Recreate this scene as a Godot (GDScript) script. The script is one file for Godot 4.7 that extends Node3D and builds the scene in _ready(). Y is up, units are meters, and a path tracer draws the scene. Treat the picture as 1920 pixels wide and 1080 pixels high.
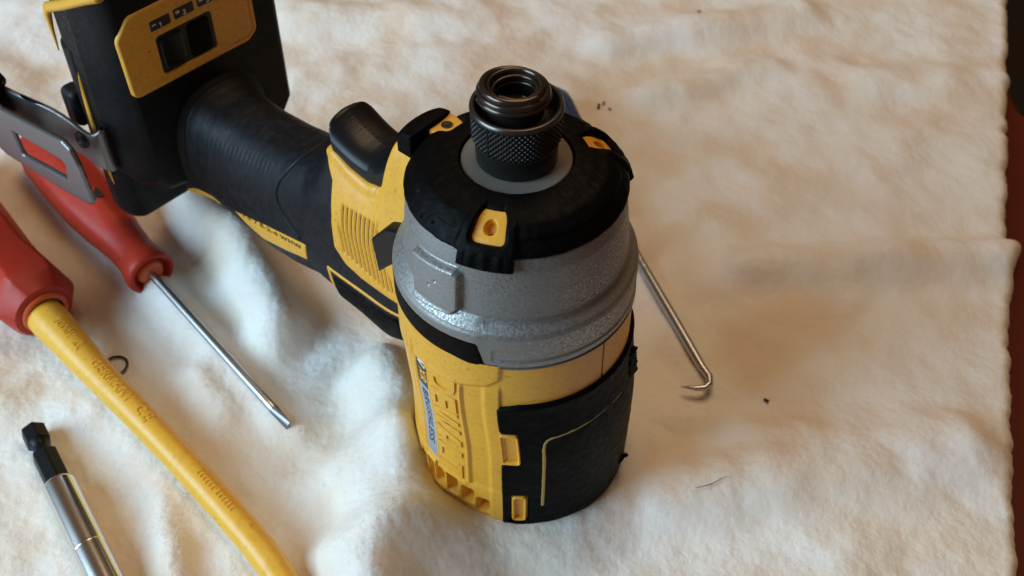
extends Node3D
# All shapes are worked out in millimetres and committed in metres.

const MM := 0.001
var M := {}
var none: Callable
var rng := RandomNumberGenerator.new()
var tool_root: Node3D

# ------------------------------------------------------------------ helpers
func tag(o: Node, label: String, category: String, group := "") -> Node:
	o.set_meta("label", label)
	o.set_meta("category", category)
	if group:
		o.set_meta("group", group)
	return o

func put(called: String, mesh: Mesh, mat: Material, parent: Node = self) -> MeshInstance3D:
	var o := MeshInstance3D.new()
	o.name = called
	o.mesh = mesh
	o.material_override = mat
	parent.add_child(o, true)
	return o

func thing(called: String, label: String, category: String, at := Vector3.ZERO) -> Node3D:
	var o := Node3D.new()
	o.name = called
	add_child(o, true)
	o.position = at * MM
	tag(o, label, category)
	return o

func arr_mesh(vs: PackedVector3Array, idx: PackedInt32Array, ns: PackedVector3Array, uvs := PackedVector2Array()) -> ArrayMesh:
	var a := []
	a.resize(Mesh.ARRAY_MAX)
	var sc := PackedVector3Array()
	sc.resize(vs.size())
	for i in vs.size():
		sc[i] = vs[i] * MM
	a[Mesh.ARRAY_VERTEX] = sc
	a[Mesh.ARRAY_NORMAL] = ns
	if uvs.size():
		a[Mesh.ARRAY_TEX_UV] = uvs
	a[Mesh.ARRAY_INDEX] = idx
	var m := ArrayMesh.new()
	m.add_surface_from_arrays(Mesh.PRIMITIVE_TRIANGLES, a)
	return m

# face-weighted normals; outward is told by the callable's hint per vertex
func smooth_normals(vs: PackedVector3Array, idx: PackedInt32Array) -> PackedVector3Array:
	var ns := PackedVector3Array()
	ns.resize(vs.size())
	for k in range(0, idx.size(), 3):
		var a := idx[k]
		var b := idx[k + 1]
		var c := idx[k + 2]
		var n := (vs[c] - vs[a]).cross(vs[b] - vs[a])
		ns[a] += n
		ns[b] += n
		ns[c] += n
	for i in ns.size():
		ns[i] = ns[i].normalized()
	return ns

# signed distance, positive inside
func sdp(p: PackedVector2Array, x: float, y: float) -> float:
	var n := p.size()
	var d := INF
	var inside := false
	var j := n - 1
	for i in n:
		var ax := p[i].x
		var ay := p[i].y
		var ex := p[j].x - ax
		var ey := p[j].y - ay
		var wx := x - ax
		var wy := y - ay
		var t := clampf((wx * ex + wy * ey) / (ex * ex + ey * ey), 0.0, 1.0)
		var bx := wx - ex * t
		var by := wy - ey * t
		d = minf(d, bx * bx + by * by)
		if (ay > y) != (p[j].y > y) and x < ex * (y - ay) / ey + ax:
			inside = not inside
		j = i
	d = sqrt(d)
	return d if inside else -d

func sdbox(x: float, y: float, cx: float, cy: float, hx: float, hy: float, r: float) -> float:
	var qx := absf(x - cx) - hx + r
	var qy := absf(y - cy) - hy + r
	var ox := maxf(qx, 0.0)
	var oy := maxf(qy, 0.0)
	return r - sqrt(ox * ox + oy * oy) - minf(maxf(qx, qy), 0.0)

func segd(x: float, y: float, ax: float, ay: float, bx: float, by: float) -> float:
	var ex := bx - ax
	var ey := by - ay
	var t := clampf(((x - ax) * ex + (y - ay) * ey) / (ex * ex + ey * ey), 0.0, 1.0)
	return Vector2(x - ax - ex * t, y - ay - ey * t).length()

# a polygon with rounded corners: [inset polygon, radius]
func rpoly(p: PackedVector2Array, r: float) -> Array:
	var q := Geometry2D.offset_polygon(p, -r, Geometry2D.JOIN_MITER)
	return [q[0] if q.size() else p, r]

func rsd(rp: Array, x: float, y: float) -> float:
	return rp[1] + sdp(rp[0], x, y)

func table(t: Array, x: float) -> float:
	if x <= t[0][0]:
		return t[0][1]
	for i in range(1, t.size()):
		if x <= t[i][0]:
			var k: float = (x - t[i - 1][0]) / (t[i][0] - t[i - 1][0])
			return lerpf(t[i - 1][1], t[i][1], k)
	return t[-1][1]

func stable(t: Array, x: float) -> float: # the same, eased so that no kink shows
	return (table(t, x - 1.2) + 2.0 * table(t, x) + table(t, x + 1.2)) * 0.25

func ss(a: float, b: float, x: float) -> float:
	return smoothstep(a, b, x)

# A sheet over base(u, v), kept where sdf > 0, raised along nrm(u, v) with a rounded border.
func panel(base: Callable, nrm: Callable, ua: float, ub: float, du: float, va: float, vb: float, dv: float, sdf: Callable, up := 0.0, bevel := 1.0, sink := 0.0, disp: Callable = none) -> ArrayMesh:
	var nu := maxi(1, int(ceil((ub - ua) / du)))
	var nv := maxi(1, int(ceil((vb - va) / dv)))
	var w := nv + 1
	var fs := PackedFloat32Array()
	var id := PackedInt32Array()
	fs.resize((nu + 1) * w)
	id.resize((nu + 1) * w)
	id.fill(-1)
	var vs := PackedVector3Array()
	var idx := PackedInt32Array()
	var clip := sdf.is_valid()
	var moved := disp.is_valid()
	var rise := up + sink
	for i in nu + 1:
		var u := lerpf(ua, ub, float(i) / nu)
		for j in w:
			var v := lerpf(va, vb, float(j) / nv)
			var p: Vector3 = base.call(u, v)
			var f := 1e6
			if clip:
				f = sdf.call(u, v, p)
			fs[i * w + j] = f
			if f > 0.0:
				var h := up
				if f < bevel:
					var q := 1.0 - f / bevel
					h = -sink + rise * sqrt(maxf(0.0, 1.0 - q * q))
				if moved:
					h += disp.call(u, v, p)
				id[i * w + j] = vs.size()
				vs.append(p + nrm.call(u, v) * h if h != 0.0 else p)
	var um := (ua + ub) * 0.5
	var vm := (va + vb) * 0.5
	var n0: Vector3 = nrm.call(um, vm)
	var b0: Vector3 = base.call(um, vm)
	var tu: Vector3 = base.call(um + du, vm) - b0
	var tv: Vector3 = base.call(um, vm + dv) - b0
	var flip := tu.cross(tv).dot(n0) > 0.0
	var cache := {}
	var big := (nu + 1) * w
	for i in nu:
		for j in nv:
			var k := [i * w + j, (i + 1) * w + j, (i + 1) * w + j + 1, i * w + j + 1]
			var c := int(id[k[0]] >= 0) + int(id[k[1]] >= 0) + int(id[k[2]] >= 0) + int(id[k[3]] >= 0)
			if c == 0:
				continue
			var loop: Array[int] = []
			for e in 4:
				var a: int = k[e]
				var b: int = k[(e + 1) % 4]
				if id[a] >= 0:
					loop.append(id[a])
				if (id[a] >= 0) != (id[b] >= 0):
					var key := mini(a, b) * big + maxi(a, b)
					if not cache.has(key):
						var t := clampf(fs[a] / (fs[a] - fs[b]), 0.0, 1.0)
						var u := lerpf(lerpf(ua, ub, float(a / w) / nu), lerpf(ua, ub, float(b / w) / nu), t)
						var v := lerpf(lerpf(va, vb, float(a % w) / nv), lerpf(va, vb, float(b % w) / nv), t)
						var p: Vector3 = base.call(u, v)
						var h := -sink
						if moved:
							h += disp.call(u, v, p)
						cache[key] = vs.size()
						vs.append(p + nrm.call(u, v) * h)
					loop.append(cache[key])
			for e in range(1, loop.size() - 1):
				if flip:
					idx.append_array([loop[0], loop[e + 1], loop[e]])
				else:
					idx.append_array([loop[0], loop[e], loop[e + 1]])
	return arr_mesh(vs, idx, smooth_normals(vs, idx))

# A flat or bent plate with two rounded faces: at(u, v, h) gives the point, h across the thickness.
func slab(at: Callable, ua: float, ub: float, va: float, vb: float, step: float, sdf: Callable, thick: float, bevel: float) -> ArrayMesh:
	var up := func(u, v): return (at.call(u, v, 1.0) - at.call(u, v, 0.0))
	var down := func(u, v): return (at.call(u, v, -1.0) - at.call(u, v, 0.0))
	var mid := func(u, v): return at.call(u, v, 0.0)
	var f := func(u, v, _p): return sdf.call(u, v)
	return joined([panel(mid, up, ua, ub, step, va, vb, step, f, thick * 0.5, bevel), panel(mid, down, ua, ub, step, va, vb, step, f, thick * 0.5, bevel)])

func joined(list: Array) -> ArrayMesh:
	var st := SurfaceTool.new()
	st.begin(Mesh.PRIMITIVE_TRIANGLES)
	for m in list:
		if m is Array:
			st.append_from(m[0], 0, m[1])
		else:
			st.append_from(m, 0, Transform3D())
	return st.commit()

# Tube along points (mm) with a radius for each; rounded ends where capped.
func tube(pts: PackedVector3Array, rad: PackedFloat32Array, sides := 16, capped := true, squash := 1.0) -> ArrayMesh:
	var vs := PackedVector3Array()
	var idx := PackedInt32Array()
	var n := pts.size()
	var t0 := (pts[1] - pts[0]).normalized()
	var nx := t0.cross(Vector3.UP if absf(t0.y) < 0.9 else Vector3.RIGHT).normalized()
	for i in n:
		var t := (pts[mini(i + 1, n - 1)] - pts[maxi(i - 1, 0)]).normalized()
		nx = (nx - t * nx.dot(t)).normalized()
		var ny := t.cross(nx)
		for s in sides:
			var a := TAU * s / sides
			vs.append(pts[i] + (nx * cos(a) + ny * sin(a) * squash) * rad[i])
	for i in n - 1:
		for s in sides:
			var a := i * sides + s
			var b := i * sides + (s + 1) % sides
			idx.append_array([a, a + sides, b, b, a + sides, b + sides])
	if capped:
		for e in [0, n - 1]:
			var c := vs.size()
			vs.append(pts[e])
			for s in sides:
				var a: int = e * sides + s
				var b: int = e * sides + (s + 1) % sides
				if e == 0:
					idx.append_array([c, a, b])
				else:
					idx.append_array([c, b, a])
	var out := smooth_normals(vs, idx)
	# the winding above may face inwards; turn it by the first ring
	if out[0].dot(vs[0] - pts[0]) < 0.0:
		for k in range(0, idx.size(), 3):
			var q := idx[k + 1]
			idx[k + 1] = idx[k + 2]
			idx[k + 2] = q
		out = smooth_normals(vs, idx)
	return arr_mesh(vs, idx, out)

# Surface of revolution about +Y: profile of (r, y); shape(al, r, y) may change the radius. Sharp where a point is given twice.
func lathe(prof: PackedVector2Array, sides := 64, shape: Callable = none) -> ArrayMesh:
	var vs := PackedVector3Array()
	var idx := PackedInt32Array()
	var n := prof.size()
	for i in n:
		for s in sides + 1:
			var a := TAU * s / sides
			var r := prof[i].x
			if shape.is_valid():
				r = shape.call(a, r, prof[i].y)
			vs.append(Vector3(sin(a) * r, prof[i].y, cos(a) * r))
	var w := sides + 1
	for i in n - 1:
		if prof[i].is_equal_approx(prof[i + 1]):
			continue
		for s in sides:
			var a := i * w + s
			idx.append_array([a, a + w, a + 1, a + 1, a + w, a + w + 1])
	var ns := smooth_normals(vs, idx)
	for i in n:
		var q := (ns[i * w] + ns[i * w + sides]).normalized()
		ns[i * w] = q
		ns[i * w + sides] = q
	return arr_mesh(vs, idx, ns)

# Box with rounded edges, centred
func rbox(size: Vector3, r: float, n := 4) -> ArrayMesh:
	var vs := PackedVector3Array()
	var idx := PackedInt32Array()
	var h := size * 0.5 - Vector3.ONE * r
	var cuts := PackedFloat32Array()
	for i in n + 1:
		cuts.append(-1.0 + float(i) / n * 0.999)
	for i in n + 1:
		cuts.append(0.001 + float(i) / n * 0.999)
	var w := cuts.size()
	for f in 6:
		var ax := f / 2
		var sg := 1.0 if f % 2 == 0 else -1.0
		var st := vs.size()
		for i in w:
			for j in w:
				var d := Vector3.ZERO
				d[ax] = sg
				d[(ax + 1) % 3] = tan(cuts[i] * PI / 4)
				d[(ax + 2) % 3] = tan(cuts[j] * PI / 4)
				var q := d.normalized() * r
				q += Vector3(h.x * signf(d.x) if absf(d.x) > 1e-6 else 0.0, h.y * signf(d.y) if absf(d.y) > 1e-6 else 0.0, h.z * signf(d.z) if absf(d.z) > 1e-6 else 0.0)
				vs.append(q)
		for i in w - 1:
			for j in w - 1:
				var a := st + i * w + j
				if sg > 0:
					idx.append_array([a, a + 1, a + w, a + 1, a + w + 1, a + w])
				else:
					idx.append_array([a, a + w, a + 1, a + 1, a + w, a + w + 1])
	var ns := PackedVector3Array()
	for v in vs:
		var c := Vector3(clampf(v.x, -h.x, h.x), clampf(v.y, -h.y, h.y), clampf(v.z, -h.z, h.z))
		ns.append((v - c).normalized())
	return arr_mesh(vs, idx, ns)

# Lettering: mapped from (x across 0..w, y up 0..h, z out 0..d), all mm
func letters(txt: String, w: float, h: float, d: float, at: Callable, weight := 700, family := "Droid Sans") -> ArrayMesh:
	var f := SystemFont.new()
	f.font_names = PackedStringArray([family])
	f.font_weight = weight
	var tm := TextMesh.new()
	tm.text = txt
	tm.font = f
	tm.font_size = 48
	tm.pixel_size = 0.01
	tm.depth = 0.1
	tm.curve_step = 1.0
	var a := tm.get_mesh_arrays()
	var src: PackedVector3Array = a[Mesh.ARRAY_VERTEX]
	var lo := Vector3.ONE * INF
	var hi := -lo
	for v in src:
		lo = lo.min(v)
		hi = hi.max(v)
	var vs := PackedVector3Array()
	var ix: PackedInt32Array = a[Mesh.ARRAY_INDEX] if a[Mesh.ARRAY_INDEX] != null else PackedInt32Array(range(src.size()))
	for k in ix:
		var v := src[k]
		vs.append(at.call((v.x - lo.x) / (hi.x - lo.x) * w, (v.y - lo.y) / (hi.y - lo.y) * h, (v.z - lo.z) / (hi.z - lo.z) * d))
	var idx := PackedInt32Array(range(vs.size()))
	return arr_mesh(vs, idx, smooth_normals(vs, idx))

# ------------------------------------------------------------------ materials
func noise_tex(freq: float, cols: Array, offs: Array, sd: int, size := 512, oct := 4, kind := FastNoiseLite.TYPE_SIMPLEX_SMOOTH) -> NoiseTexture2D:
	var n := FastNoiseLite.new()
	n.noise_type = kind
	n.seed = sd
	n.frequency = freq
	n.fractal_octaves = oct
	var t := NoiseTexture2D.new()
	t.width = size
	t.height = size
	t.seamless = true
	t.generate_mipmaps = false
	t.noise = n
	if cols.size():
		var g := Gradient.new()
		g.colors = PackedColorArray(cols)
		g.offsets = PackedFloat32Array(offs)
		t.color_ramp = g
	return t

func mat(col: Color, rough: float, metal := 0.0) -> StandardMaterial3D: # colour is linear
	var m := StandardMaterial3D.new()
	m.albedo_color = col.linear_to_srgb()
	m.roughness = rough
	m.metallic = metal
	m.cull_mode = BaseMaterial3D.CULL_DISABLED
	return m

func tri(m: StandardMaterial3D, scale: float) -> void:
	m.uv1_triplanar = true
	m.uv1_scale = Vector3.ONE * scale

func materials() -> void:
	var grain := noise_tex(0.25, [], [], 3, 512, 2)
	var wear := noise_tex(0.02, [Color(0.50, 0.43, 0.38), Color(0.92, 0.89, 0.85), Color.WHITE, Color(0.92, 0.90, 0.86)], [0.0, 0.13, 0.38, 1.0], 5, 1024, 5)
	var fine := noise_tex(0.08, [Color(0.25, 0.25, 0.25), Color.WHITE], [0.2, 0.8], 8, 512, 4)
	var yel := mat(Color(0.80, 0.395, 0.04), 0.42)
	yel.albedo_texture = wear
	yel.heightmap_enabled = false
	tri(yel, 14.0)
	yel.normal_enabled = true
	var gn := noise_tex(0.3, [], [], 11, 512, 2)
	gn.as_normal_map = true
	gn.bump_strength = 1.2
	yel.normal_texture = gn
	yel.normal_scale = 0.12
	M.yellow = yel
	var rub := mat(Color(0.0022, 0.0023, 0.0026), 0.58)
	rub.normal_enabled = true
	rub.normal_texture = gn
	rub.normal_scale = 0.3
	rub.roughness_texture = noise_tex(0.03, [Color(0.75, 0.75, 0.75), Color.WHITE], [0.2, 0.8], 9)
	rub.roughness = 0.62
	rub.albedo_texture = noise_tex(0.02, [Color(1, 1, 1), Color(0.75, 0.75, 0.75), Color(0.6, 0.6, 0.6)], [0.2, 0.5, 0.9], 21, 512, 5)
	tri(rub, 20.0)
	rub.metallic_specular = 0.2
	M.rubber = rub
	var hd := rub.duplicate()
	hd.albedo_color = Color(0.0095, 0.0115, 0.0155).linear_to_srgb()
	hd.roughness = 0.6
	hd.normal_scale = 0.15
	hd.metallic_specular = 0.36
	M.handle = hd
	var fo := hd.duplicate()
	fo.albedo_color = Color(0.0045, 0.0052, 0.007).linear_to_srgb()
	fo.metallic_specular = 0.3
	M.foot = fo
	var trg := mat(Color(0.006, 0.007, 0.009), 0.34)
	trg.metallic_specular = 0.36
	trg.normal_enabled = true
	trg.normal_texture = gn
	trg.normal_scale = 0.05
	tri(trg, 20.0)
	M.trigger = trg
	M.dark = mat(Color(0.006, 0.006, 0.006), 0.5)
	var alu := mat(Color(0.33, 0.325, 0.32), 0.5, 0.72)
	alu.albedo_texture = noise_tex(0.09, [Color(0.86, 0.84, 0.82), Color(0.94, 0.94, 0.93), Color.WHITE], [0.1, 0.35, 0.8], 31, 1024, 6)
	alu.roughness_texture = fine
	alu.roughness = 0.85
	alu.normal_enabled = true
	alu.normal_texture = gn
	alu.normal_scale = 0.28
	tri(alu, 26.0)
	M.alu = alu
	var wsh := mat(Color(0.17, 0.148, 0.125), 0.85, 0.1)
	wsh.albedo_texture = alu.albedo_texture
	tri(wsh, 40.0)
	M.washer = wsh
	var blk := mat(Color(0.03, 0.028, 0.027), 0.36, 0.7)
	blk.normal_enabled = true
	blk.normal_texture = gn
	blk.normal_scale = 0.15
	tri(blk, 40.0)
	M.oxide = blk
	var brn := mat(Color(0.085, 0.066, 0.055), 0.22, 0.85)
	M.ringsteel = brn
	M.worn = mat(Color(0.10, 0.095, 0.092), 0.28, 0.9)
	var stl := mat(Color(0.50, 0.51, 0.53), 0.34, 1.0)
	M.steel = stl
	var hk := mat(Color(0.21, 0.205, 0.215), 0.38, 0.9)
	hk.normal_enabled = true
	hk.normal_texture = gn
	hk.normal_scale = 0.25
	tri(hk, 25.0)
	M.hook = hk
	M.chrome = mat(Color(0.8, 0.8, 0.8), 0.21, 1.0)
	var red := mat(Color(0.42, 0.034, 0.018), 0.42)
	red.metallic_specular = 0.35
	red.normal_enabled = true
	red.normal_texture = gn
	red.normal_scale = 0.12
	red.albedo_texture = wear
	tri(red, 9.0)
	M.red = red
	M.redin = mat(Color(0.62, 0.10, 0.02), 0.4)
	var sy := mat(Color(0.80, 0.44, 0.045), 0.36)
	sy.albedo_texture = wear
	tri(sy, 11.0)
	M.shaft = sy
	M.hexblack = mat(Color(0.004, 0.004, 0.0045), 0.42)
	M.hexblack.metallic_specular = 0.32
	M.blue = mat(Color(0.012, 0.045, 0.14), 0.35)
	M.stick = mat(Color(0.30, 0.33, 0.37), 0.3)
	M.stickb = mat(Color(0.012, 0.012, 0.014), 0.3)
	M.white = mat(Color(0.72, 0.72, 0.72), 0.4)
	M.navy = mat(Color(0.02, 0.035, 0.07), 0.4)
	M.print = mat(Color(0.10, 0.055, 0.012), 0.6)
	M.line = mat(Color(0.44, 0.29, 0.07), 0.6)
	M.greyline = mat(Color(0.10, 0.095, 0.085), 0.6)
	M.seam = mat(Color(0.10, 0.018, 0.006), 0.7)
	M.crumb = mat(Color(0.05, 0.04, 0.03), 0.8)
	var bl := mat(Color(0.83, 0.82, 0.80), 0.95)
	bl.albedo_texture = noise_tex(0.0042, [Color(0.955, 0.895, 0.825), Color(0.97, 0.94, 0.90), Color(0.99, 0.985, 0.975), Color.WHITE], [0.2, 0.40, 0.55, 0.85], 41, 1024, 3)
	bl.uv1_triplanar = true
	bl.uv1_world_triplanar = true
	bl.uv1_scale = Vector3.ONE * 3.6
	bl.heightmap_enabled = false
	bl.normal_enabled = true
	var fz := noise_tex(0.11, [], [], 55, 1024, 4, FastNoiseLite.TYPE_PERLIN)
	fz.as_normal_map = true
	fz.bump_strength = 5.0
	bl.normal_texture = fz
	bl.normal_scale = 0.2
	bl.rim_enabled = true
	bl.rim = 0.4
	M.blanket = bl
	var fb := mat(Color(0.85, 0.84, 0.82), 0.9)
	fb.backlight_enabled = true
	fb.backlight = Color(0.8, 0.78, 0.75)
	M.fibre = fb
	var tb := mat(Color(0.10, 0.013, 0.006), 0.35)
	tb.metallic_specular = 0.35
	M.table = tb
	M.floor = mat(Color(0.02, 0.013, 0.008), 0.7)

# ------------------------------------------------------------------ blanket
var HG := PackedFloat32Array()
const HX0 := -460.0
const HZ0 := -470.0
const HS := 4.0
const HNX := 196
const HNZ := 156
var nz1 := FastNoiseLite.new()
var nz2 := FastNoiseLite.new()
var nz3 := FastNoiseLite.new()
# ridges and hollows: from x, z to x, z, width, height (mm)
var RIDGES := [
	[-108, -94, -86, -50, 12, 17], [-46, -26, -34, 4, 13, 20], [-46, 14, -34, 34, 15, 16], [-18, 42, -44, 54, 16, 13], [-50, 50, -36, 84, 15, 13],
	[-112, -30, -100, -14, 8, 6], [-112, 18, -104, 60, 8, 8], [-186, -24, -150, -18, 12, 6], [-90, 34, -66, 80, 7, 6],
	[-58, -62, -72, -38, 10, -12], [-96, -30, -82, 0, 9, -4], [-104, -62, -128, -36, 9, -3],
	[90, -86, 196, -92, 10, 7], [40, -14, 100, -8, 7, 4], [52, 20, 150, 0, 14, 7], [84, -48, 180, -30, 18, -4], [40, 2, 120, -34, 14, -3],
	[46, -236, 140, -264, 12, 8], [62, -196, 120, -218, 9, 6], [130, -205, 222, -208, 14, 4], [-110, -260, -20, -265, 14, 6],
	[-100, -215, -16, -232, 10, 3], [40, -214, 70, -224, 12, -5], [110, -140, 170, -160, 16, 3], [-250, -215, -225, -190, 16, 6],
]
# what lies on the blanket: from (x, y, z) to (x, y, z), radius: the blanket gives way below it
var RESTS := []

func ridge_height(x: float, z: float) -> float:
	var h := 0.0
	for r in RIDGES:
		var d := segd(x, z, r[0], r[1], r[2], r[3])
		if d < r[4] * 2.6:
			var q: float = d / r[4]
			h += r[5] * exp(-pow(absf(q), 2.6))
	h += nz1.get_noise_2d(x, z) * 3.0
	# the driver: flat under its back end, a swelling under the battery
	var rr := Vector2(x + 1.0, z - 1.0).length()
	var left := clampf((-x + z * 0.5) / maxf(rr, 1.0), -0.4, 1.0)
	h = maxf(h, (8.0 + 2.5 * left) * (1.0 - ss(37.0, 58.0, rr)))
	h = lerpf(h, 0.0, 1.0 - ss(22.0, 32.5, rr))
	h = maxf(h, -2.0)
	var bd := Vector2(x + 126.0, z + 114.0).length() / 15.0
	h += 26.0 * exp(-bd * bd)
	for r in RESTS:
		var a: Vector3 = r[0]
		var b: Vector3 = r[1]
		var ex := b.x - a.x
		var ez := b.z - a.z
		var t := clampf(((x - a.x) * ex + (z - a.z) * ez) / (ex * ex + ez * ez), 0.0, 1.0)
		var d := Vector2(x - a.x - ex * t, z - a.z - ez * t).length()
		var rad: float = lerpf(r[2], r[3], t)
		var floor_y := lerpf(a.y, b.y, t) - rad + 0.9
		var wgt := 1.0 - ss(rad * 0.9, rad * 3.0 + 4.0, d)
		h = lerpf(h, floor_y, wgt)
	return h

func ground(x: float, z: float) -> float:
	var fx := clampf((x - HX0) / HS, 0.0, HNX - 1.001)
	var fz := clampf((z - HZ0) / HS, 0.0, HNZ - 1.001)
	var i := int(fx)
	var j := int(fz)
	var tx := fx - i
	var tz := fz - j
	var k := i * HNZ + j
	return lerpf(lerpf(HG[k], HG[k + 1], tz), lerpf(HG[k + HNZ], HG[k + HNZ + 1], tz), tx)

func ground_soft(x: float, z: float) -> float:
	return 0.25 * (ground(x - 1.6, z - 1.6) + ground(x + 1.6, z - 1.6) + ground(x - 1.6, z + 1.6) + ground(x + 1.6, z + 1.6))

func edge_of(x: float, z: float) -> float: # distance inside the blanket's right-hand edge
	var line := 199.0 - (z + 102.0) * 0.30 + (5.5 * exp(-(z + 99.0) / 22.0) if z > -99.0 else 0.0) + maxf(0.0, z + 60.0) * 0.03
	return line - x + nz2.get_noise_2d(z * 0.7, 40.0) * 1.6 + nz3.get_noise_2d(z, 7.0) * 0.5

func blanket() -> void:
	nz1.seed = 4
	nz1.frequency = 0.022
	nz1.fractal_octaves = 3
	nz2.seed = 6
	nz2.frequency = 0.11
	nz2.fractal_octaves = 3
	nz3.seed = 9
	nz3.frequency = 0.42
	nz3.fractal_octaves = 3
	HG.resize(HNX * HNZ)
	for i in HNX:
		for j in HNZ:
			HG[i * HNZ + j] = ridge_height(HX0 + i * HS, HZ0 + j * HS)
	var lump := func(x: float, z: float) -> float:
		var fl := 0.25 + 0.75 * ss(20.0, -30.0, x) * ss(-130.0, -70.0, z) # loftier where it is bunched up
		return ground_soft(x, z) + (nz2.get_noise_2d(x, z) * 0.2 + nz3.get_noise_2d(x, z) * 0.24) * fl - absf(nz2.get_noise_2d(x * 0.4 + z * 0.25, z * 0.8 - x * 0.2 + 300.0)) * 0.45 * ss(0.0, 0.5, nz1.get_noise_2d(x * 1.3 + 900.0, z * 1.3)) + nz1.get_noise_2d(x * 2.0 + 70.0, z * 1.7) * 0.75
	var base := func(u: float, v: float) -> Vector3: return Vector3(u, lump.call(u, v), v)
	var up := func(_u, _v): return Vector3.UP
	var keep := func(u: float, v: float, _p): return edge_of(u, v)
	var root := thing("blanket", "rumpled off-white fleece blanket spread under all the tools", "blanket")
	put("cloth", panel(base, up, -440.0, 330.0, 1.15, -455.0, 140.0, 1.15, keep, 0.0, 5.0, 5.0), M.blanket, root)
	# loose fibres of the nap
	var kinds := 1
	var vs := PackedVector3Array()
	var idx := PackedInt32Array()
	for f in 7:
		var p := Vector3(rng.randf_range(-2.0, 2.0), -0.25, rng.randf_range(-2.0, 2.0))
		var a := rng.randf() * TAU
		var bend := rng.randf_range(-0.5, 0.5)
		var rise := rng.randf_range(0.05, 0.24)
		var wd := 0.045
		for s in 6:
			var dir := Vector3(cos(a), 0, sin(a))
			var side := Vector3(-dir.z, 0, dir.x) * wd * (1.0 - s / 6.5)
			vs.append(p - side)
			vs.append(p + side)
			p += dir * 0.6 + Vector3.UP * rise * (0.75 - s * 0.24)
			a += bend
			if s:
				var q := vs.size() - 4
				idx.append_array([q, q + 1, q + 2, q + 1, q + 3, q + 2])
	var tuft := arr_mesh(vs, idx, smooth_normals(vs, idx))
	var mm := MultiMesh.new()
	mm.transform_format = MultiMesh.TRANSFORM_3D
	mm.mesh = tuft
	var buf := PackedFloat32Array()
	var count := 0
	while count < 36000:
		var x := rng.randf_range(-300.0, 262.0)
		var z := rng.randf_range(-330.0, 80.0)
		if absf(x) > 190.0 - z * 0.36 + 25.0 or edge_of(x, z) < 6.0 or (x > 25.0 and rng.randf() < 0.55):
			continue
		if x * x + z * z < 900.0:
			continue
		var y: float = lump.call(x, z)
		var n := Vector3(lump.call(x - 1.5, z) - lump.call(x + 1.5, z), 3.0, lump.call(x, z - 1.5) - lump.call(x, z + 1.5)).normalized()
		var a := rng.randf() * TAU
		var bx := Vector3(cos(a), 0, sin(a))
		bx = (bx - n * bx.dot(n)).normalized()
		var s := rng.randf_range(0.6, 1.25)
		var bz := bx.cross(n) * s
		bx *= s
		var by := n * s * rng.randf_range(0.4, 1.2)
		buf.append_array([bx.x, by.x, bz.x, x * MM, bx.y, by.y, bz.y, y * MM, bx.z, by.z, bz.z, z * MM])
		count += 1
	mm.instance_count = count
	mm.buffer = buf
	var mi := MultiMeshInstance3D.new()
	mi.name = "nap"
	mi.multimesh = mm
	mi.material_override = M.fibre
	mi.set_meta("kind", "stuff")
	root.add_child(mi, true)
	# table and floor
	var slab_poly := PackedVector2Array([Vector2(-520, -520), Vector2(238, -520), Vector2(238, -195), Vector2(520, -120), Vector2(520, 260), Vector2(-520, 260)])
	var sp := rpoly(slab_poly, 3.0)
	var tp := func(u: float, v: float) -> float: return rsd(sp, u, v)
	var tat := func(u: float, v: float, h: float) -> Vector3: return Vector3(u, -20.0 + h, v)
	var t := put("table_top", slab(tat, -525.0, 525.0, -525.0, 265.0, 6.0, tp, 26.0, 4.0), M.table)
	tag(t, "dark red table top showing beyond the blanket's right edge", "table")
	var fl := PlaneMesh.new()
	fl.size = Vector2(6, 6)
	var g := put("floor", fl, M.floor)
	g.position = Vector3(0, -0.72, 0)
	g.set_meta("kind", "structure")
	g.set_meta("label", "dark floor below the table edge")

# ------------------------------------------------------------------ the driver: body
# local axes: nose up +Y, the tool's top along +X, the side with the lettering along +Z, the handle along -X
func polar(al: float, r: float, y: float) -> Vector3:
	var a := deg_to_rad(al + 3.0)
	return Vector3(sin(a) * r, y, cos(a) * r)

func fold(al: float) -> float: # mirror about the tool's own plane of symmetry
	return al if al <= 87.0 else 174.0 - al

var REAR := [[0.0, 27.5], [1.0, 29.6], [2.5, 31.2], [5.0, 32.6], [10.0, 33.5], [30.0, 34.0], [66.0, 34.0], [82.0, 33.9], [92.0, 33.7]]

func rear_at(al: float, y: float) -> Vector3:
	var p := polar(al, table(REAR, y), y)
	p.x += 2.2 * (1.0 - ss(40.0, 66.0, y))
	return p

func out_of(al: float, _y: float) -> Vector3:
	return polar(al, 1.0, 0.0)

func mu(al: float) -> float:
	return al * 0.593

func bump(d: float, soft: float) -> float:
	return ss(-soft * 0.5, soft * 0.5, d)

func metal_low(al: float) -> float:
	return table([[-50.0, 88.4], [-7.0, 88.7], [9.0, 89.3], [16.0, 90.4], [19.5, 90.6], [21.6, 89.6], [22.8, 87.6], [24.0, 84.2], [25.5, 82.5], [28.0, 82.0], [90.0, 82.0]], fold(al))

var METAL := [[82.0, 33.9], [83.0, 34.5], [93.4, 34.5], [95.2, 34.1], [96.6, 32.0], [98.2, 31.3], [100.0, 31.3], [106.0, 30.8], [114.0, 30.0], [118.0, 29.2], [120.0, 28.2]]

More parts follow.
